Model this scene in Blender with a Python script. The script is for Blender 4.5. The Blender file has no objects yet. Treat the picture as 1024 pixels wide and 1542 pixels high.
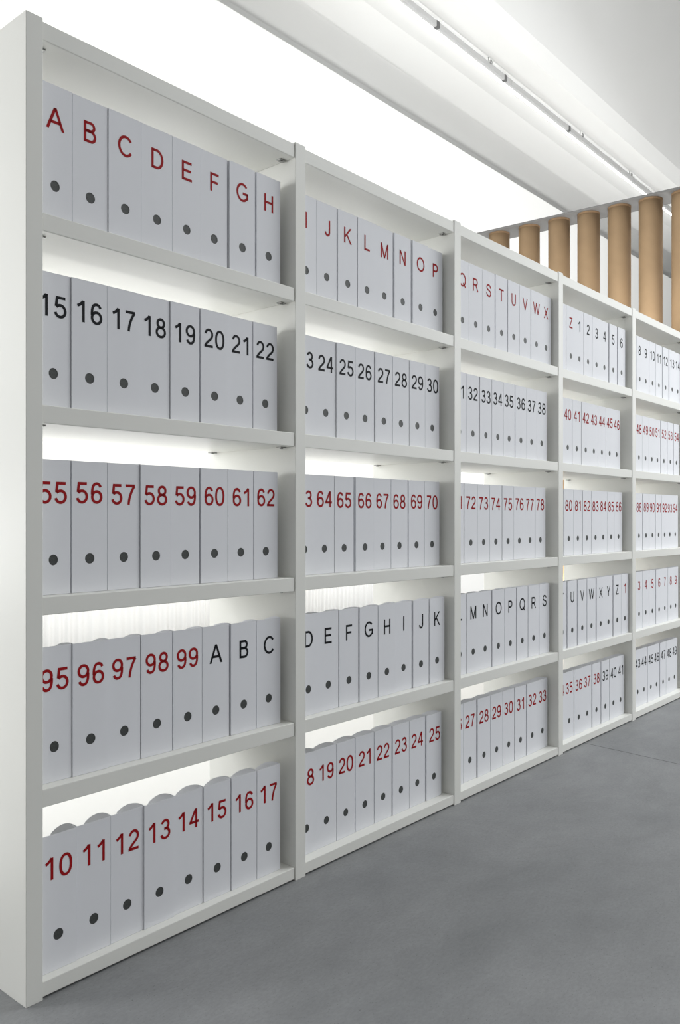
import bpy, bmesh, math, random
from math import sin, cos, pi, radians
from mathutils import Vector, Matrix

random.seed(7)
S = bpy.context.scene
COL = S.collection

# ------------------------------------------------------------------ camera
cam = bpy.data.cameras.new('camera')
cam.sensor_fit = 'VERTICAL'
cam.sensor_height = 36.0
cam.sensor_width = 24.0
cam.lens = 29.51
cam.shift_y = 9.0 / 1542.0
cam.clip_start = 0.05
cam.clip_end = 100
cam_ob = bpy.data.objects.new('camera', cam)
COL.objects.link(cam_ob)
CAM = Vector((-0.9751, -1.7726, 1.1077))
cam_ob.location = CAM
cam_ob.rotation_euler = (radians(90), 0, radians(40.668 - 90))
S.camera = cam_ob

# ------------------------------------------------------------------ world, lights, exposure
S.view_settings.view_transform = 'Standard'
S.view_settings.look = 'None'
S.view_settings.gamma = 1.0
S.view_settings.use_curve_mapping = False
S.view_settings.exposure = 0.0

world = bpy.data.worlds.new('world')
S.world = world
world.use_nodes = True
bg = world.node_tree.nodes['Background']
bg.inputs['Color'].default_value = (0.97, 0.985, 1.0, 1)
bg.inputs['Strength'].default_value = 0.345


def area(name, loc, target, sx, sy, power, color=(1, 1, 1)):
    L = bpy.data.lights.new(name, 'AREA')
    L.shape = 'RECTANGLE'
    L.size, L.size_y = sx, sy
    L.energy = power
    L.color = color
    o = bpy.data.objects.new(name, L)
    COL.objects.link(o)
    o.location = loc
    v = Vector(target) - Vector(loc)
    o.rotation_euler = v.to_track_quat('-Z', 'Y').to_euler()
    return o


# fill lamps added behind the shelving, washing the rear wall and the vault
area('wall_wash', (2.0, 1.00, 0.45), (2.0, 1.82, 1.29), 8.0, 0.35, 88, (1.0, 1.0, 0.985))
area('wall_wash', (10.0, 1.00, 0.45), (10.0, 1.82, 1.29), 8.0, 0.35, 88, (1.0, 1.0, 0.985))
# softer fill added just above the shelving, lifting the shaded ceiling band
area('ceiling_fill', (2.3, 0.20, 2.29), (2.3, 1.0, 3.3), 4.4, 0.25, 60, (1.0, 1.0, 0.985))
area('ceiling_fill', (8.0, 0.20, 2.29), (8.0, 1.0, 3.3), 5.0, 0.25, 62, (1.0, 1.0, 0.985))
# unseen fill added behind the shelving to brighten the open compartments
area('compartment_fill', (2.0, 2.40, 0.98), (2.3, 0.4, 1.22), 8.0, 0.45, 34, (1.0, 1.0, 0.985))
# extra fill added to whiten the low platform behind the shelving
area('platform_wash', (2.5, 0.75, 1.5), (2.5, 1.5, 0.1), 8.0, 0.2, 9, (1.0, 1.0, 0.985))
# soft light added at the right, in front of the shelving, imitating windows
area('right_front_fill', (7.0, -3.4, 2.8), (3.8, -1.2, 0.0), 3.5, 2.6, 135, (0.97, 0.99, 1.0))
# overhead fill added above the aisle, mainly to brighten the floor
area('aisle_fill', (5.0, -2.2, 5.2), (4.2, -1.2, 0.0), 5.0, 2.5, 140, (0.97, 0.99, 1.0))
# daylight from the left, behind the shelving's end
area('side_window_light', (-2.6, 2.3, 1.9), (1.2, 0.2, 1.2), 1.0, 1.3, 58, (0.98, 0.99, 1.0))


# ------------------------------------------------------------------ materials
def mat(name, color, rough=0.5, spec=0.5, noise=None, bump=None, metal=0.0, emit=None):
    m = bpy.data.materials.new(name)
    m.use_nodes = True
    nt = m.node_tree
    b = nt.nodes['Principled BSDF']
    b.inputs['Base Color'].default_value = (*color, 1)
    b.inputs['Roughness'].default_value = rough
    b.inputs['Specular IOR Level'].default_value = spec
    b.inputs['Metallic'].default_value = metal
    if emit:
        b.inputs['Emission Color'].default_value = (*color, 1)
        b.inputs['Emission Strength'].default_value = emit
    tc = nt.nodes.new('ShaderNodeTexCoord')
    if noise:
        scale, amt = noise
        n = nt.nodes.new('ShaderNodeTexNoise')
        n.inputs['Scale'].default_value = scale
        n.inputs['Detail'].default_value = 6
        nt.links.new(tc.outputs['Object'], n.inputs['Vector'])
        r = nt.nodes.new('ShaderNodeValToRGB')
        r.color_ramp.elements[0].position = 0.3
        r.color_ramp.elements[1].position = 0.7
        r.color_ramp.elements[0].color = (*[c * (1 - amt) for c in color], 1)
        r.color_ramp.elements[1].color = (*[min(1, c * (1 + amt)) for c in color], 1)
        nt.links.new(n.outputs['Fac'], r.inputs['Fac'])
        nt.links.new(r.outputs['Color'], b.inputs['Base Color'])
    if bump:
        scale, strength = bump
        n2 = nt.nodes.new('ShaderNodeTexNoise')
        n2.inputs['Scale'].default_value = scale
        n2.inputs['Detail'].default_value = 4
        nt.links.new(tc.outputs['Object'], n2.inputs['Vector'])
        bp = nt.nodes.new('ShaderNodeBump')
        bp.inputs['Strength'].default_value = strength
        bp.inputs['Distance'].default_value = 0.002
        nt.links.new(n2.outputs['Fac'], bp.inputs['Height'])
        nt.links.new(bp.outputs['Normal'], b.inputs['Normal'])
    return m


M_SHELF = mat('white_lacquer', (0.85, 0.85, 0.805), 0.42, 0.4, noise=(3.0, 0.012))
M_CARD = mat('white_cardboard', (0.83, 0.84, 0.875), 0.6, 0.3, noise=(6.0, 0.015), bump=(180, 0.05))
M_CARD_IN = mat('grey_cardboard_lining', (0.50, 0.51, 0.51), 0.8, 0.2, noise=(30, 0.04))
M_HOLE = mat('dark_grey_disc', (0.058, 0.062, 0.060), 0.45, 0.4, noise=(300, 0.25), bump=(700, 0.3))  # dark grey disc set into each finger hole
M_RED = mat('red_vinyl', (0.35, 0.006, 0.009), 0.6, 0.15, noise=(40, 0.03))
M_BLACK = mat('black_vinyl', (0.012, 0.013, 0.016), 0.6, 0.15, noise=(40, 0.03))
M_PLASTER = mat('white_plaster', (0.84, 0.84, 0.825), 0.9, 0.1, noise=(0.9, 0.015), bump=(25, 0.06))
M_TUBE = mat('brown_cardboard_tube', (0.42, 0.285, 0.165), 0.7, 0.25, noise=(7, 0.06), bump=(120, 0.05))
M_TUBE_END = mat('cardboard_tube_edge', (0.27, 0.175, 0.10), 0.8, 0.2, noise=(60, 0.1))
M_STEEL = mat('grey_painted_steel', (0.17, 0.168, 0.165), 0.5, 0.5, noise=(8, 0.04))
M_PIN = mat('dark_zinc_fitting', (0.34, 0.34, 0.33), 0.4, 0.5, noise=(200, 0.1), metal=0.8)
M_ALU = mat('pale_aluminium', (0.55, 0.55, 0.55), 0.4, 0.5, noise=(20, 0.02), metal=0.3)
M_CLIP = mat('dark_clip', (0.12, 0.12, 0.12), 0.5, 0.4, noise=(90, 0.1))
M_LED = mat('lamp_diffuser', (1.0, 1.0, 1.0), 0.5, 0.3, noise=(5, 0.0), emit=7.0)
M_CURTAIN = mat('pale_curtain_cloth', (0.76, 0.76, 0.75), 0.9, 0.1, noise=(90, 0.01), bump=(300, 0.1))


def concrete():
    m = bpy.data.materials.new('polished_concrete')
    m.use_nodes = True
    nt = m.node_tree
    N, L = nt.nodes, nt.links
    b = N['Principled BSDF']
    tc = N.new('ShaderNodeTexCoord')
    mp = N.new('ShaderNodeMapping')
    mp.inputs['Rotation'].default_value = (0, 0, radians(-20))
    mp.inputs['Scale'].default_value = (1.0, 1.8, 1.0)
    L.new(tc.outputs['Object'], mp.inputs['Vector'])

    def noise(scale, detail, rough=0.6, dist=0.0):
        n = N.new('ShaderNodeTexNoise')
        n.inputs['Scale'].default_value = scale
        n.inputs['Detail'].default_value = detail
        n.inputs['Roughness'].default_value = rough
        n.inputs['Distortion'].default_value = dist
        L.new(mp.outputs['Vector'], n.inputs['Vector'])
        return n

    def ramp(src, p0, c0, p1, c1):
        r = N.new('ShaderNodeValToRGB')
        r.color_ramp.elements[0].position = p0
        r.color_ramp.elements[1].position = p1
        r.color_ramp.elements[0].color = (*c0, 1)
        r.color_ramp.elements[1].color = (*c1, 1)
        L.new(src.outputs['Fac'], r.inputs['Fac'])
        return r

    def mix(a, bb, fac, mode='MULTIPLY'):
        x = N.new('ShaderNodeMix')
        x.data_type = 'RGBA'
        x.blend_type = mode
        x.inputs[0].default_value = fac
        L.new(a.outputs['Color'] if 'Color' in a.outputs else a.outputs[2], x.inputs[6])
        L.new(bb.outputs['Color'], x.inputs[7])
        return x
    big = ramp(noise(1.1, 7, 0.62, 0.6), 0.28, (0.235, 0.243, 0.250), 0.74, (0.335, 0.341, 0.348))
    med = ramp(noise(5.5, 8, 0.7, 0.4), 0.3, (0.84, 0.84, 0.84), 0.7, (1.0, 1.0, 1.0))
    fine = ramp(noise(70, 5, 0.7), 0.3, (0.85, 0.85, 0.85), 0.62, (1.0, 1.0, 1.0))
    spk = ramp(noise(160, 2, 0.5), 0.28, (0.6, 0.6, 0.6), 0.33, (1.0, 1.0, 1.0))

    def mul(acol, r):
        x = N.new('ShaderNodeMix')
        x.data_type = 'RGBA'
        x.blend_type = 'MULTIPLY'
        x.inputs[0].default_value = 1.0
        L.new(acol, x.inputs[6])
        L.new(r.outputs['Color'], x.inputs[7])
        return x.outputs[2]
    c = mul(big.outputs['Color'], med)
    c = mul(c, fine)
    c = mul(c, spk)
    L.new(c, b.inputs['Base Color'])
    rr = ramp(noise(2.0, 5), 0.3, (0.42, 0.42, 0.42), 0.7, (0.56, 0.56, 0.56))
    L.new(rr.outputs['Color'], b.inputs['Roughness'])
    b.inputs['Specular IOR Level'].default_value = 0.345
    bp = N.new('ShaderNodeBump')
    bp.inputs['Strength'].default_value = 0.12
    bp.inputs['Distance'].default_value = 0.002
    L.new(noise(40, 6).outputs['Fac'], bp.inputs['Height'])
    L.new(bp.outputs['Normal'], b.inputs['Normal'])
    return m


M_FLOOR = concrete()


# ------------------------------------------------------------------ helpers
def link_mesh(name, me, m, parent=None, loc=None, smooth=False):
    if m is not None and not me.materials:
        me.materials.append(m)
    o = bpy.data.objects.new(name, me)
    COL.objects.link(o)
    if parent is not None:
        o.parent = parent
    if loc is not None:
        o.location = loc
    if smooth:
        for p in me.polygons:
            p.use_smooth = True
    return o


def pydata(name, v, f):
    me = bpy.data.meshes.new(name)
    me.from_pydata(v, [], f)
    me.update()
    return me


def bm_box(bm, x0, x1, y0, y1, z0, z1, bevel=0.0):
    vs = [bm.verts.new(p) for p in ((x0, y0, z0), (x1, y0, z0), (x1, y1, z0), (x0, y1, z0),
                                    (x0, y0, z1), (x1, y0, z1), (x1, y1, z1), (x0, y1, z1))]
    fs = [bm.faces.new([vs[i] for i in q]) for q in
          ((3, 2, 1, 0), (4, 5, 6, 7), (0, 1, 5, 4), (1, 2, 6, 5), (2, 3, 7, 6), (3, 0, 4, 7))]
    if bevel:
        es = {e for f in fs for e in f.edges}
        bmesh.ops.bevel(bm, geom=list(es), offset=bevel, segments=2, affect='EDGES', profile=0.5)


def bm_mesh(name, bm):
    bmesh.ops.recalc_face_normals(bm, faces=bm.faces[:])
    me = bpy.data.meshes.new(name)
    bm.to_mesh(me)
    bm.free()
    return me


def box_obj(name, dims, m, parent=None, bevel=0.0, loc=None):
    bm = bmesh.new()
    bm_box(bm, *dims, bevel=bevel)
    return link_mesh(name, bm_mesh(name, bm), m, parent, loc)


def bm_cyl(bm, p0, p1, r, n=24):
    p0, p1 = Vector(p0), Vector(p1)
    ax = (p1 - p0).normalized()
    u = ax.orthogonal().normalized()
    w = ax.cross(u)
    a = [bm.verts.new(p0 + r * (cos(2 * pi * i / n) * u + sin(2 * pi * i / n) * w)) for i in range(n)]
    b = [bm.verts.new(p1 + r * (cos(2 * pi * i / n) * u + sin(2 * pi * i / n) * w)) for i in range(n)]
    for i in range(n):
        j = (i + 1) % n
        f = bm.faces.new((a[i], a[j], b[j], b[i]))
        f.smooth = True
    bm.faces.new(a[::-1])
    bm.faces.new(b)


def empty(name, loc, rz=0.0):
    o = bpy.data.objects.new(name, None)
    o.empty_display_size = 0.05
    COL.objects.link(o)
    o.location = loc
    o.rotation_euler = (0, 0, rz)
    return o


def tag(o, label, cat, group=None):
    o['label'] = label
    o['category'] = cat
    if group:
        o['group'] = group
    return o


def structure(o):
    o['kind'] = 'structure'
    return o


# ------------------------------------------------------------------ the room
X0, X1 = -4.5, 16.0
WALL_Y = 2.60


def extrude_profile(name, prof, x0, x1, m, smooth=False):
    v, f = [], []
    for x in (x0, x1):
        v += [(x, y, z) for y, z in prof]
    n = len(prof)
    for i in range(n):
        j = (i + 1) % n
        f.append((i, j, n + j, n + i))
    f.append(tuple(range(n - 1, -1, -1)))
    f.append(tuple(range(n, 2 * n)))
    me = pydata(name, v, f)
    bm = bmesh.new()
    bm.from_mesh(me)
    bmesh.ops.recalc_face_normals(bm, faces=bm.faces[:])
    bm.to_mesh(me)
    bm.free()
    return structure(link_mesh(name, me, m))


# concrete floor with one saw-cut joint (slot between the two pours)
JX0, JY0 = 2.9413, 0.0069
jdx, jdy = -0.0576, -0.4796
k = jdx / jdy


def jx(y):
    return JX0 + (y - JY0) * k


gap = 0.0022
bm = bmesh.new()
for side in (0, 1):
    if side == 0:
        pts = [(X0, -9), (jx(-9) - gap, -9), (jx(3.6) - gap, 3.6), (X0, 3.6)]
    else:
        pts = [(jx(-9) + gap, -9), (X1, -9), (X1, 3.6), (jx(3.6) + gap, 3.6)]
    lo = [bm.verts.new((x, y, -0.15)) for x, y in pts]
    hi = [bm.verts.new((x, y, 0.0)) for x, y in pts]
    bm.faces.new(hi)
    bm.faces.new(lo[::-1])
    for i in range(4):
        j = (i + 1) % 4
        bm.faces.new((lo[i], lo[j], hi[j], hi[i]))
structure(link_mesh('floor', bm_mesh('floor', bm), M_FLOOR))

LEDGE_Z = 1.1077 + 0.813 * (WALL_Y + 1.7726)
extrude_profile('wall_back', [(3.35, 0), (3.35, 2.75), (WALL_Y, LEDGE_Z - 0.02), (WALL_Y + 0.02, LEDGE_Z), (3.55, 2.85), (3.55, 0)],
                X0, X1, M_PLASTER)


def zq(e, q):
    return 1.1077 + e * q


# vault: springs from behind the ledge, rises to the lamp line, then a shallow beam, then the flat soffit over the aisle
vault = [(3.50, 3.60), (3.40, 4.60), (3.25, 4.90), (3.08, 5.08), (2.83, 5.22), (2.5, 5.285), (2.15, 5.27), (3.6026 - 1.7726, zq(1.14, 3.6026)),
         (3.50 - 1.7726, zq(1.203, 3.50)), (0.75, 7.50), (-9.0, 7.60)]
back = [(y, z + 0.25) for y, z in vault][::-1]
extrude_profile('ceiling', vault + back, X0, X1, M_PLASTER)
extrude_profile('wall_right', [(-9, 0), (3.9, 0), (3.9, 7.8), (-9, 7.8)], X1, X1 + 0.15, M_PLASTER)


# ------------------------------------------------------------------ the shelving unit
POST_W = 0.0455
POSTS = [0.0] + [0.8796 + 0.885 * i for i in range(5)]
DEPTH = 0.40
PITCH = 0.4425
TOPS = [0.0405 + PITCH * i for i in range(6)]   # top faces of the boards, floor to top
BT = 0.042

rack = empty('shelving_unit', (0, 0, 0))
tag(rack, 'long white open-backed shelving unit with five bays and five rows of files', 'shelf unit')
for i, px in enumerate(POSTS):
    w = POST_W if i else 0.0420
    box_obj('upright', (px, px + w, 0.0, DEPTH, 0.0, 2.2555), M_SHELF, rack, bevel=0.0012)
pin_me = None
for b in range(5):
    xa = POSTS[b] + (POST_W if b else 0.0420)
    xb = POSTS[b + 1]
    for r, zt in enumerate(TOPS):
        z1 = zt if r < 5 else 2.2495
        z0 = max(z1 - BT, 0.0055)
        sh = box_obj('shelf', (xa + 0.0007, xb - 0.0007, 0.003, DEPTH - 0.001, z0, z1), M_SHELF, rack, bevel=0.0018)
        if r == 0:
            continue
        for (fx, fy) in ((xa + 0.016, 0.045), (xb - 0.016, 0.045), (xa + 0.016, DEPTH - 0.035), (xb - 0.016, DEPTH - 0.035)):
            if pin_me is None:
                bm = bmesh.new()
                bm_box(bm, -0.012, 0.012, -0.010, 0.010, -0.0035, 0.0, bevel=0.001)
                bm_cyl(bm, (0, 0, -0.0060), (0, 0, -0.003), 0.0055, 12)
                pin_me = bm_mesh('shelf_bracket', bm)
            link_mesh('shelf_bracket', pin_me, M_PIN, sh, (fx, fy, z0))

# ------------------------------------------------------------------ glyphs (cap height 1)
SW = 0.136
H2 = SW / 2


def ell(cx, cy, rx, ry, a0, a1, n=28, p=2.0):
    out = []
    for i in range(n + 1):
        a = radians(a0 + (a1 - a0) * i / n)
        c, s = cos(a), sin(a)
        out.append((cx + rx * math.copysign(abs(c) ** (2 / p), c), cy + ry * math.copysign(abs(s) ** (2 / p), s)))
    return out


def bez(p0, p1, p2, p3, n=14):
    return [tuple((1 - t) ** 3 * a + 3 * (1 - t) ** 2 * t * b + 3 * (1 - t) * t * t * c + t ** 3 * d
                  for a, b, c, d in zip(p0, p1, p2, p3)) for t in [i / n for i in range(n + 1)]]


def V(x0, y0, x1, y1, hw=0.068):
    return ('para', x0, y0, x1, y1, hw)


T, B_, = 1 - H2, H2
GL = {
    '0': (0.66, [ell(0.33, 0.5, 0.263, 0.452, 0, 360, 44, 2.25)]),
    '1': (0.66, [[(0.415, 0), (0.415, 1.0)], bez((0.40, 0.985), (0.34, 0.88), (0.24, 0.79), (0.10, 0.735))]),
    '2': (0.66, [ell(0.335, 0.69, 0.235, 0.25, 172, -28, 26) + bez((0.54, 0.565), (0.47, 0.42), (0.15, 0.28), (0.085, 0.06))[1:],
                 [(0.02, B_), (0.61, B_)]]),
    '3': (0.66, [ell(0.315, 0.735, 0.205, 0.21, 165, -90, 24), ell(0.32, 0.295, 0.25, 0.24, 95, -168, 28), [(0.25, 0.528), (0.32, 0.528)]]),
    '4': (0.66, [V(0.075, 0.30, 0.455, 1.0, 0.075), [(0.02, 0.30), (0.645, 0.30)], [(0.47, 0), (0.47, 0.99)]]),
    '5': (0.66, [[(0.585, T), (0.165, T), (0.115, 0.52)], ell(0.325, 0.325, 0.255, 0.268, 140, -165, 30)]),
    '6': (0.66, [ell(0.345, 0.315, 0.245, 0.258, 0, 360, 40), ell(0.35, 0.66, 0.225, 0.285, 25, 100, 12) + bez((0.31, 0.94), (0.15, 0.92), (0.085, 0.74), (0.095, 0.42))[1:]]),
    '7': (0.66, [[(0.055, T), (0.60, T)], bez((0.585, 0.92), (0.42, 0.73), (0.26, 0.36), (0.235, 0.0))]),
    '8': (0.66, [ell(0.33, 0.735, 0.205, 0.205, 0, 360, 36), ell(0.33, 0.292, 0.255, 0.236, 0, 360, 40)]),
    'A': (0.92, [V(0.07, 0, 0.46, 1.0, 0.072), V(0.85, 0, 0.46, 1.0, 0.072), [(0.20, 0.345), (0.72, 0.345)]]),
    'B': (0.76, [[(0.13, 0), (0.13, 1)], [(0.13, T), (0.42, T)] + ell(0.42, 0.745, 0.20, 0.194, 90, -90, 18)[1:] + [(0.13, 0.551)],
                 [(0.13, 0.535), (0.44, 0.535)] + ell(0.44, 0.298, 0.225, 0.237, 90, -90, 18)[1:] + [(0.13, B_)]]),
    'C': (0.90, [ell(0.46, 0.5, 0.375, 0.452, 38, 325, 44)]),
    'D': (0.86, [[(0.13, 0), (0.13, 1)], [(0.13, T), (0.38, T)] + ell(0.38, 0.5, 0.36, 0.439, 90, -90, 30)[1:] + [(0.13, B_)]]),
    'E': (0.76, [[(0.13, 0), (0.13, 1)], [(0.13, T), (0.71, T)], [(0.13, 0.52), (0.67, 0.52)], [(0.13, B_), (0.73, B_)]]),
    'F': (0.70, [[(0.13, 0), (0.13, 1)], [(0.13, T), (0.67, T)], [(0.13, 0.50), (0.60, 0.50)]]),
    'G': (0.94, [ell(0.47, 0.5, 0.39, 0.452, 42, 322, 44)[:-1] + [(0.80, 0.20), (0.82, 0.19)], [(0.82, 0.15), (0.82, 0.50)], [(0.48, 0.445), (0.88, 0.445)]]),
    'H': (0.84, [[(0.13, 0), (0.13, 1)], [(0.71, 0), (0.71, 1)], [(0.13, 0.53), (0.71, 0.53)]]),
    'I': (0.30, [[(0.15, 0), (0.15, 1)]]),
    'J': (0.58, [[(0.45, 1.0), (0.45, 0.28)] + ell(0.26, 0.27, 0.19, 0.222, 0, -175, 24)]),
    'K': (0.82, [[(0.13, 0), (0.13, 1)], V(0.14, 0.37, 0.72, 1.0, 0.083), V(0.34, 0.56, 0.75, 0.0, 0.078)]),
    'L': (0.66, [[(0.13, 0), (0.13, 1)], [(0.13, B_), (0.64, B_)]]),
    'M': (0.96, [[(0.12, 0), (0.12, 1)], [(0.84, 0), (0.84, 1)], V(0.13, 1.0, 0.48, 0.0, 0.066), V(0.83, 1.0, 0.48, 0.0, 0.066)]),
    'N': (0.84, [[(0.13, 0), (0.13, 1)], [(0.71, 0), (0.71, 1)], V(0.14, 1.0, 0.70, 0.0, 0.07)]),
    'O': (0.96, [ell(0.48, 0.5, 0.405, 0.452, 0, 360, 44)]),
    'P': (0.78, [[(0.13, 0), (0.13, 1)], [(0.13, T), (0.43, T)] + ell(0.43, 0.70, 0.235, 0.238, 90, -90, 20)[1:] + [(0.13, 0.462)]]),
    'Q': (0.96, [ell(0.48, 0.5, 0.405, 0.452, 0, 360, 44), [(0.55, 0.25), (0.72, 0.13), (0.90, -0.03)]]),
    'R': (0.86, [[(0.13, 0), (0.13, 1)], [(0.13, T), (0.48, T)] + ell(0.48, 0.715, 0.215, 0.224, 90, -90, 20)[1:] + [(0.13, 0.491)],
                 bez((0.40, 0.48), (0.55, 0.46), (0.62, 0.28), (0.79, 0.0))]),
    'S': (0.80, [bez((0.68, 0.70), (0.64, 1.02), (0.13, 1.02), (0.12, 0.73)) + bez((0.12, 0.73), (0.12, 0.46), (0.70, 0.60), (0.70, 0.28))[1:]
                 + bez((0.70, 0.28), (0.70, -0.03), (0.10, -0.03), (0.085, 0.32))[1:]]),
    'T': (0.78, [[(0.39, 0), (0.39, 1)], [(0.03, T), (0.75, T)]]),
    'U': (0.84, [[(0.13, 1.0), (0.13, 0.37)] + ell(0.42, 0.36, 0.29, 0.312, 180, 360, 26) + [(0.71, 1.0)]]),
    'V': (0.86, [V(0.07, 1.0, 0.43, 0.0, 0.07), V(0.79, 1.0, 0.43, 0.0, 0.07)]),
    'W': (1.22, [V(0.075, 1.0, 0.345, 0.0, 0.067), V(0.61, 1.0, 0.345, 0.0, 0.067), V(0.61, 1.0, 0.875, 0.0, 0.067), V(1.145, 1.0, 0.875, 0.0, 0.067)]),
    'X': (0.84, [V(0.09, 1.0, 0.75, 0.0, 0.08), V(0.09, 0.0, 0.75, 1.0, 0.08)]),
    'Y': (0.84, [V(0.08, 1.0, 0.42, 0.40, 0.076), V(0.76, 1.0, 0.42, 0.40, 0.076), [(0.42, 0), (0.42, 0.46)]]),
    'Z': (0.78, [[(0.06, T), (0.69, T)], [(0.04, B_), (0.72, B_)], V(0.10, 0.05, 0.62, 0.95, 0.08)]),
}
w9, s9 = GL['6']
GL['9'] = (0.66, [[(0.66 - x, 1 - y) for x, y in st] for st in s9])


def ribbon(pts):
    n = len(pts)
    closed = (abs(pts[0][0] - pts[-1][0]) + abs(pts[0][1] - pts[-1][1])) < 1e-5
    if closed:
        pts = pts[:-1]
        n -= 1
    L_, R_ = [], []
    for i in range(n):
        p = Vector(pts[i])
        a = Vector(pts[i - 1]) if (i > 0 or closed) else None
        c = Vector(pts[(i + 1) % n]) if (i < n - 1 or closed) else None
        d1 = (p - a).normalized() if a is not None else (c - p).normalized()
        d2 = (c - p).normalized() if c is not None else d1
        n1, n2 = Vector((-d1.y, d1.x)), Vector((-d2.y, d2.x))
        m = (n1 + n2)
        m = m.normalized() if m.length > 1e-6 else n1
        s = H2 / max(0.4, m.dot(n1))
        L_.append(p + m * s)
        R_.append(p - m * s)
    quads = []
    for i in range(n if closed else n - 1):
        j = (i + 1) % n
        quads.append((L_[i], R_[i], R_[j], L_[j]))
    return quads


def text_mesh(txt, cap):
    quads, x = [], 0.0
    lo, hi = 1e9, -1e9
    for ch in txt:
        adv, strokes = GL[ch]
        for st in strokes:
            if st[0] == 'para':
                _, xa, ya, xb, yb, hw = st
                qs = [(Vector((xa - hw, ya)), Vector((xa + hw, ya)), Vector((xb + hw, yb)), Vector((xb - hw, yb)))]
            else:
                qs = ribbon(st)
            for q in qs:
                quads.append([p + Vector((x, 0)) for p in q])
                lo = min(lo, min(p.x + x for p in q))
                hi = max(hi, max(p.x + x for p in q))
        x += adv + (0.115 if ch.isdigit() else 0.0)
    mid = (lo + hi) / 2
    v, f = [], []
    for q in quads:
        area2 = sum(q[i].x * q[(i + 1) % 4].y - q[(i + 1) % 4].x * q[i].y for i in range(4))
        if area2 < 0:
            q = q[::-1]
        b = len(v)
        v += [((p.x - mid) * cap, 0.0, (p.y - 0.5) * cap) for p in q]
        f.append((b, b + 1, b + 2, b + 3))
    return pydata('text_' + txt, v, f)


# ------------------------------------------------------------------ magazine files
FW, FH, FD = 0.0975, 0.3205, 0.262
HOLE_Z, HOLE_R = 0.082, 0.0132
CW = 0.0024    # cardboard thickness


def body_mesh():
    """Upright file box: front panel with a round finger hole, two cut-away sides, floor and low back."""
    bm = bmesh.new()
    hw = FW / 2
    n = 32
    for yy in (0.0, CW):
        outer = [(-hw, 0), (hw, 0), (hw, FH), (-hw, FH)]
        circ = [bm.verts.new((HOLE_R * cos(2 * pi * i / n), yy, HOLE_Z + HOLE_R * sin(2 * pi * i / n))) for i in range(n)]
        # square ring round the hole, then strips to the panel's edge
        sq = []
        for i in range(n):
            a = 2 * pi * i / n
            c, s = cos(a), sin(a)
            m_ = max(abs(c), abs(s))
            sq.append(bm.verts.new((0.03 * c / m_, yy, HOLE_Z + 0.03 * s / m_)))
        for i in range(n):
            j = (i + 1) % n
            bm.faces.new((circ[i], circ[j], sq[j], sq[i]))
        ov = [bm.verts.new((x, yy, z)) for x, z in outer]
        # corners of the square ring sit at i = n/8, 3n/8, 5n/8, 7n/8
        c1, c2, c3, c4 = n // 8, 3 * n // 8, 5 * n // 8, 7 * n // 8
        bm.faces.new([ov[2], ov[3]] + sq[c1:c2 + 1][::-1])
        bm.faces.new([ov[3], ov[0]] + sq[c2:c3 + 1][::-1])
        bm.faces.new([ov[0], ov[1]] + sq[c3:c4 + 1][::-1])
        bm.faces.new([ov[1], ov[2]] + (sq[c4:] + sq[:c1 + 1])[::-1])
        if yy == 0.0:
            oc, oo = circ, ov
        else:
            for i in range(n):
                j = (i + 1) % n
                bm.faces.new((oc[i], oc[j], circ[j], circ[i]))
            for i in range(4):
                j = (i + 1) % 4
                bm.faces.new((oo[i], oo[j], ov[j], ov[i]))

    def prof(s):
        if s < 0.11:
            return FH + 0.16 * s - 4.7 * s * s
        z = FH + 0.16 * 0.11 - 4.7 * 0.11 ** 2
        t = min((s - 0.11) / (FD - 0.11), 1.0)
        return z + (0.165 - z) * (1 - (1 - t) ** 1.7)
    ss = [CW + (0.11 - CW) * i / 16 for i in range(17)] + [0.11 + (FD - 0.11) * i / 10 for i in range(1, 11)]
    for sx in (-1, 1):
        xo, xi = sx * hw, sx * (hw - CW)
        rows = []
        for s in ss:
            z = max(prof(s), 0.165)
            rows.append([bm.verts.new((x, s, zz)) for x, zz in ((xo, 0), (xo, z), (xi, z), (xi, 0))])
        for a, b in zip(rows[:-1], rows[1:]):
            for i in range(4):
                j = (i + 1) % 4
                bm.faces.new((a[i], a[j], b[j], b[i]))
        bm.faces.new(rows[0])
        bm.faces.new(rows[-1][::-1])
    bm_box(bm, -hw + CW, hw - CW, CW, FD - CW, 0, CW)
    bm_box(bm, -hw + CW, hw - CW, FD - CW, FD, 0, 0.165)
    me = bm_mesh('magazine_file', bm)
    me.materials.append(M_CARD)
    return me


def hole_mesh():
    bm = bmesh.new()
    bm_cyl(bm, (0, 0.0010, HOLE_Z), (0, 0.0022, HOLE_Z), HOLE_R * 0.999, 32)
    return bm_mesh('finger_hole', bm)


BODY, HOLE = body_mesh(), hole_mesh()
HOLE.materials.append(M_HOLE)

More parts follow.
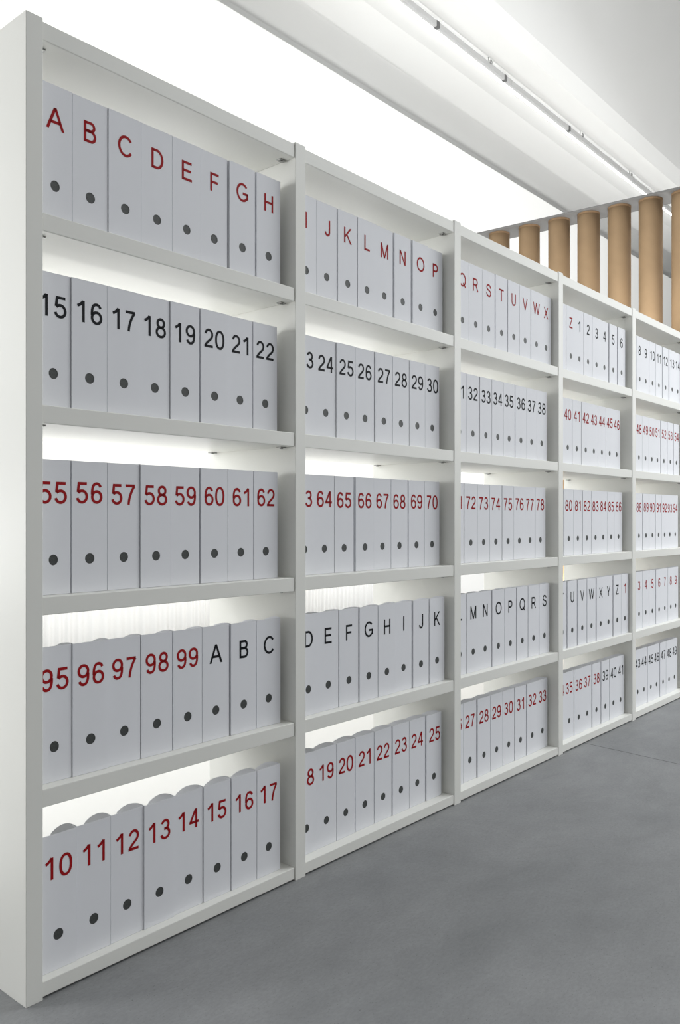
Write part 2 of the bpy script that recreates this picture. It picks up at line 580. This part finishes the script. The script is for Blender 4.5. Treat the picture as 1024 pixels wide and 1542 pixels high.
# right-hand edges of the files along the shelf (metres), row by row from the top, bay by bay
EDGES = [
    [[0.135, 0.234, 0.334, 0.434, 0.533, 0.632, 0.736, 0.842], [1.007, 1.107, 1.211, 1.312, 1.412, 1.519, 1.627, 1.729],
     [1.917, 2.018, 2.120, 2.224, 2.327, 2.428, 2.533, 2.633], [2.787, 2.886, 2.983, 3.083, 3.186, 3.288, 3.395, 3.502],
     [3.662, 3.760, 3.859, 3.960, 4.064, 4.172, 4.280, 4.384]],
    [[0.132, 0.231, 0.330, 0.427, 0.526, 0.630, 0.730, 0.832], [1.002, 1.103, 1.201, 1.304, 1.407, 1.508, 1.607, 1.702],
     [1.893, 2.000, 2.094, 2.189, 2.286, 2.392, 2.489, 2.587], [2.759, 2.857, 2.955, 3.054, 3.154, 3.252, 3.347, 3.441],
     [3.651, 3.749, 3.847, 3.947, 4.044, 4.145, 4.250, 4.358]],
    [[0.131, 0.233, 0.331, 0.428, 0.527, 0.630, 0.729, 0.830], [0.997, 1.093, 1.191, 1.300, 1.398, 1.500, 1.603, 1.703],
     [1.880, 1.980, 2.076, 2.177, 2.276, 2.376, 2.473, 2.571], [2.766, 2.865, 2.967, 3.065, 3.168, 3.268, 3.370, 3.472],
     [3.659, 3.758, 3.862, 3.958, 4.054, 4.151, 4.247, 4.343]],
    [[0.134, 0.234, 0.333, 0.434, 0.537, 0.638, 0.741, 0.845], [1.017, 1.117, 1.220, 1.322, 1.424, 1.527, 1.632, 1.736],
     [1.894, 1.995, 2.095, 2.198, 2.299, 2.402, 2.508, 2.613], [2.791, 2.908, 3.021, 3.130, 3.235, 3.338, 3.446, 3.553],
     [3.656, 3.754, 3.859, 3.958, 4.062, 4.161, 4.257, 4.350]],
    [[0.146, 0.243, 0.342, 0.440, 0.541, 0.642, 0.744, 0.841], [1.006, 1.103, 1.198, 1.304, 1.407, 1.509, 1.611, 1.717],
     [1.876, 1.977, 2.080, 2.184, 2.287, 2.387, 2.492, 2.596], [2.771, 2.873, 2.974, 3.079, 3.183, 3.289, 3.394, 3.491],
     [3.641, 3.739, 3.834, 3.933, 4.030, 4.128, 4.232, 4.333]],
]


def setback(ed, b):
    """Depth of a row's fronts behind the shelf edge that lets its eight files stand clear of both uprights."""
    left = POSTS[b] + (POST_W if b else 0.042)
    right = POSTS[b + 1]
    off = 0.030
    first_w = ed[0] - left - 0.001
    if first_w < 0.0945:
        off += (0.0945 - first_w) / ((ed[0] + 0.9751) / 1.8026)
    room = right - 0.006 - ed[-1]
    off = min(off, 0.030 + room / ((ed[-1] + 0.9751) / 1.8026), 0.054)
    return off


AZ = [chr(65 + i) for i in range(26)]
SEQ = [
    [(c, 'red') for c in AZ] + [(str(i), 'black') for i in range(1, 15)],
    [(str(i), 'black' if i < 39 else 'red') for i in range(15, 55)],
    [(str(i), 'red') for i in range(55, 95)],
    [(str(i), 'red') for i in range(95, 100)] + [(c, 'black') for c in AZ] + [(str(i), 'red') for i in range(1, 10)],
    [(str(i), 'red' if i < 39 else 'black') for i in range(10, 50)],
]
ROWNAME = ['top shelf', 'second shelf from the top', 'middle shelf', 'second shelf from the bottom', 'bottom shelf']
NUDGE = {(0, 9): 0.004, (0, 3): 0.002, (1, 15): 0.001, (4, 15): 0.004, (0, 24): -0.014, (3, 24): -0.014}
first = None
TEXTS = {}
for r in range(5):
    zbase = TOPS[4 - r]
    for b in range(5):
        off = setback(EDGES[r][b], b)
        ed = [x + (off - 0.030) * (x + 0.9751) / 1.8026 for x in EDGES[r][b]]
        for i in range(8):
            k_ = b * 8 + i
            txt, colr = SEQ[r][k_]
            pitch = ed[i] - ed[i - 1] if i else 0.0985
            w = min(0.0985, pitch - 0.0019)
            if i == 0:
                w = min(w, ed[0] - (POSTS[b] + POST_W) - 0.0018)
            sb = off + random.uniform(-0.0025, 0.0025)
            if first is None:
                root = first = link_mesh('magazine_file', BODY, None)
                hole = first_hole = link_mesh('finger_hole', HOLE, None, root)
            else:
                root = first.copy()
                COL.objects.link(root)
                hole = first_hole.copy()
                COL.objects.link(hole)
                hole.parent = root
            root.location = (ed[i] - w / 2, sb, zbase + 0.0006)
            sx = w / FW
            root.scale = (sx, 1, 1)
            root.rotation_euler = (0, 0, radians(random.uniform(-0.12, 0.12)))
            hole.scale = (1, 1, 1)
            key = (txt, colr)
            if key not in TEXTS:
                me = text_mesh(txt, 0.0522)
                me.materials.append(M_RED if colr == 'red' else M_BLACK)
                TEXTS[key] = me
            word = 'letter' if txt.isalpha() else 'number'
            tx = link_mesh(word, TEXTS[key], None, root,
                           (NUDGE.get((r, k_), 0.0) + random.uniform(-0.0012, 0.0012), -0.0004,
                            FH - 0.0785 + random.uniform(-0.0012, 0.0012)))
            tx.scale = (1 / sx, 1, 1)
            tx['label'] = '%s %s %s' % (colr, word, txt)
            if b > 0 and i == 0:
                lab = 'white file half hidden by an upright, left of %s %s, %s' % (
                    SEQ[r][k_ + 1][1], SEQ[r][k_ + 1][0], ROWNAME[r])
            else:
                lab = 'white cardboard magazine file with %s %s %s on the %s' % (colr, word, txt, ROWNAME[r])
            tag(root, lab, 'magazine file', 'magazine files on the shelves')

# ------------------------------------------------------------------ cardboard tube partition behind the shelving's far end
RZ = math.atan2(-(4.66 - 4.75), (1.627 - 0.156))
A0 = Vector((4.845, 0.156, 0))
U = Vector((-0.0611, 0.9981, 0))
RAIL_Z = 3.306
rail = empty('partition_rail', A0, RZ)
tag(rail, 'flat grey rail capping the row of brown cardboard tubes', 'rail')
box_obj('rail_plate', (-0.095, 0.150, -0.15, 1.64, RAIL_Z, RAIL_Z + 0.014), M_STEEL, rail, bevel=0.001)
TUBE_R = 0.0785
TUBES = [(1.84, 'hidden'), (1.607, 'hidden'), (1.375, 'shortest in view and leftmost'), (1.127, 'second from the left'),
         (0.890, 'third from the left'), (0.666, 'fourth from the left'), (0.444, 'fifth from the left'),
         (0.226, 'sixth from the left'), (0.006, 'cut by the right edge')]


def tube_mesh():
    bm = bmesh.new()
    n = 40
    prof = [(TUBE_R, 0.0), (TUBE_R, RAIL_Z), (TUBE_R - 0.006, RAIL_Z), (TUBE_R - 0.006, 0.0)]
    rings = [[bm.verts.new((rr * cos(2 * pi * i / n), rr * sin(2 * pi * i / n), z)) for i in range(n)] for rr, z in prof]
    for a in range(4):
        A_, B2 = rings[a], rings[(a + 1) % 4]
        for i in range(n):
            j = (i + 1) % n
            f = bm.faces.new((A_[i], A_[j], B2[j], B2[i]))
            f.smooth = a in (0, 2)
    return bm_mesh('cardboard_tube', bm)


def collar_mesh():
    bm = bmesh.new()
    n = 40
    prof = [(TUBE_R + 0.001, RAIL_Z - 0.014), (TUBE_R + 0.001, RAIL_Z - 0.001), (TUBE_R - 0.004, RAIL_Z - 0.001), (TUBE_R - 0.004, RAIL_Z - 0.014)]
    rings = [[bm.verts.new((rr * cos(2 * pi * i / n), rr * sin(2 * pi * i / n), z)) for i in range(n)] for rr, z in prof]
    for a in range(4):
        A_, B2 = rings[a], rings[(a + 1) % 4]
        for i in range(n):
            j = (i + 1) % n
            bm.faces.new((A_[i], A_[j], B2[j], B2[i]))
    return bm_mesh('end_collar', bm)


TUBE, COLLAR = tube_mesh(), collar_mesh()
TUBE.materials.append(M_TUBE)
COLLAR.materials.append(M_TUBE_END)
ft = None
for s, where in TUBES:
    if where == 'hidden':
        continue
    if ft is None:
        t = ft = link_mesh('cardboard_tube', TUBE, None)
        c = fc = link_mesh('end_collar', COLLAR, None, t)
    else:
        t = ft.copy()
        COL.objects.link(t)
        c = fc.copy()
        COL.objects.link(c)
        c.parent = t
    t.location = A0 + U * s
    t.rotation_euler = (0, 0, random.uniform(0, 6))
    tag(t, 'brown cardboard tube, %s of the tubes under the grey rail' % where, 'cardboard tube', 'cardboard tubes of the partition')

# ------------------------------------------------------------------ strip lights under the vault
LQ = 3.92
LY = LQ - 1.7726
LZ = zq(1.037, LQ) - 0.02


def strip_light(x0, x1, clips, hooks, label):
    root = empty('strip_light', (x0, LY, LZ))
    n = x1 - x0
    tag(root, label, 'ceiling light', 'strip lights along the vault')
    bm = bmesh.new()
    bm_box(bm, 0, n, -0.026, 0.020, 0.000, 0.050, bevel=0.004)
    link_mesh('housing', bm_mesh('housing', bm), M_ALU, root)
    bm = bmesh.new()
    bm_box(bm, 0.01, n - 0.01, 0.010, 0.036, -0.006, 0.006, bevel=0.004)
    link_mesh('diffuser', bm_mesh('diffuser', bm), M_LED, root)
    box_obj('end_cap', (n - 0.012, n, -0.0275, 0.036, -0.008, 0.0515), M_ALU, root)
    for cx_ in clips:
        box_obj('clip', (cx_ - x0 - 0.022, cx_ - x0 + 0.022, -0.0285, 0.0215, -0.002, 0.052), M_CLIP, root, bevel=0.002)
    for hx in hooks:
        bm = bmesh.new()
        bm_cyl(bm, (hx - x0, 0.0, 0.048), (hx - x0, 0.0, 0.112), 0.003, 10)
        pts = [Vector((hx - x0 + 0.0 + 0.018 * cos(a), -0.030, 0.058 + 0.016 * sin(a))) for a in [2 * pi * i / 12 for i in range(13)]]
        for a, c in zip(pts[:-1], pts[1:]):
            bm_cyl(bm, a, c, 0.004, 6)
        link_mesh('hook', bm_mesh('hook', bm), M_PIN, root)
    return root


strip_light(3.05, 6.012, [4.80, 5.91], [5.64], 'nearest lit strip light hanging under the white vault')
strip_light(6.020, 8.985, [7.24], [7.55, 8.90], 'middle strip light of the row under the vault')
strip_light(8.993, 11.96, [9.7], [10.4], 'farthest strip light, running behind the brown tubes')

# ------------------------------------------------------------------ pleated curtain along the rear wall
bm = bmesh.new()
prev = None
x = -3.0
random.seed(3)
ph = 0.0
CY = 3.00
n = 1500
for i in range(n + 1):
    x = -3.0 + 9.5 * i / n
    ph += 0.55 + 0.25 * sin(i * 0.013) + random.uniform(-0.1, 0.1)
    y = CY + 0.009 * sin(ph * 1.3) + 0.005 * sin(ph * 0.31 + 1)
    zt = 1.12 + 0.01 * abs(sin(x * 9.0))
    cur = (bm.verts.new((x, y, 0.02)), bm.verts.new((x, y, zt)))
    if prev:
        f = bm.faces.new((prev[0], cur[0], cur[1], prev[1]))
        f.smooth = True
    prev = cur
me = bm_mesh('curtain', bm)
cur = link_mesh('curtain', me, M_CURTAIN)
sol = cur.modifiers.new('thickness', 'SOLIDIFY')
sol.thickness = 0.002
tag(cur, 'bright white pleated curtain along the rear wall behind the files', 'curtain')

# ------------------------------------------------------------------ low white platform behind the shelving
pf = box_obj('platform', (-3.2, 4.55, 0.42, 2.75, 0.0, 0.12), M_PLASTER, None, bevel=0.004)
tag(pf, 'low white platform on the floor behind the open shelving', 'platform')
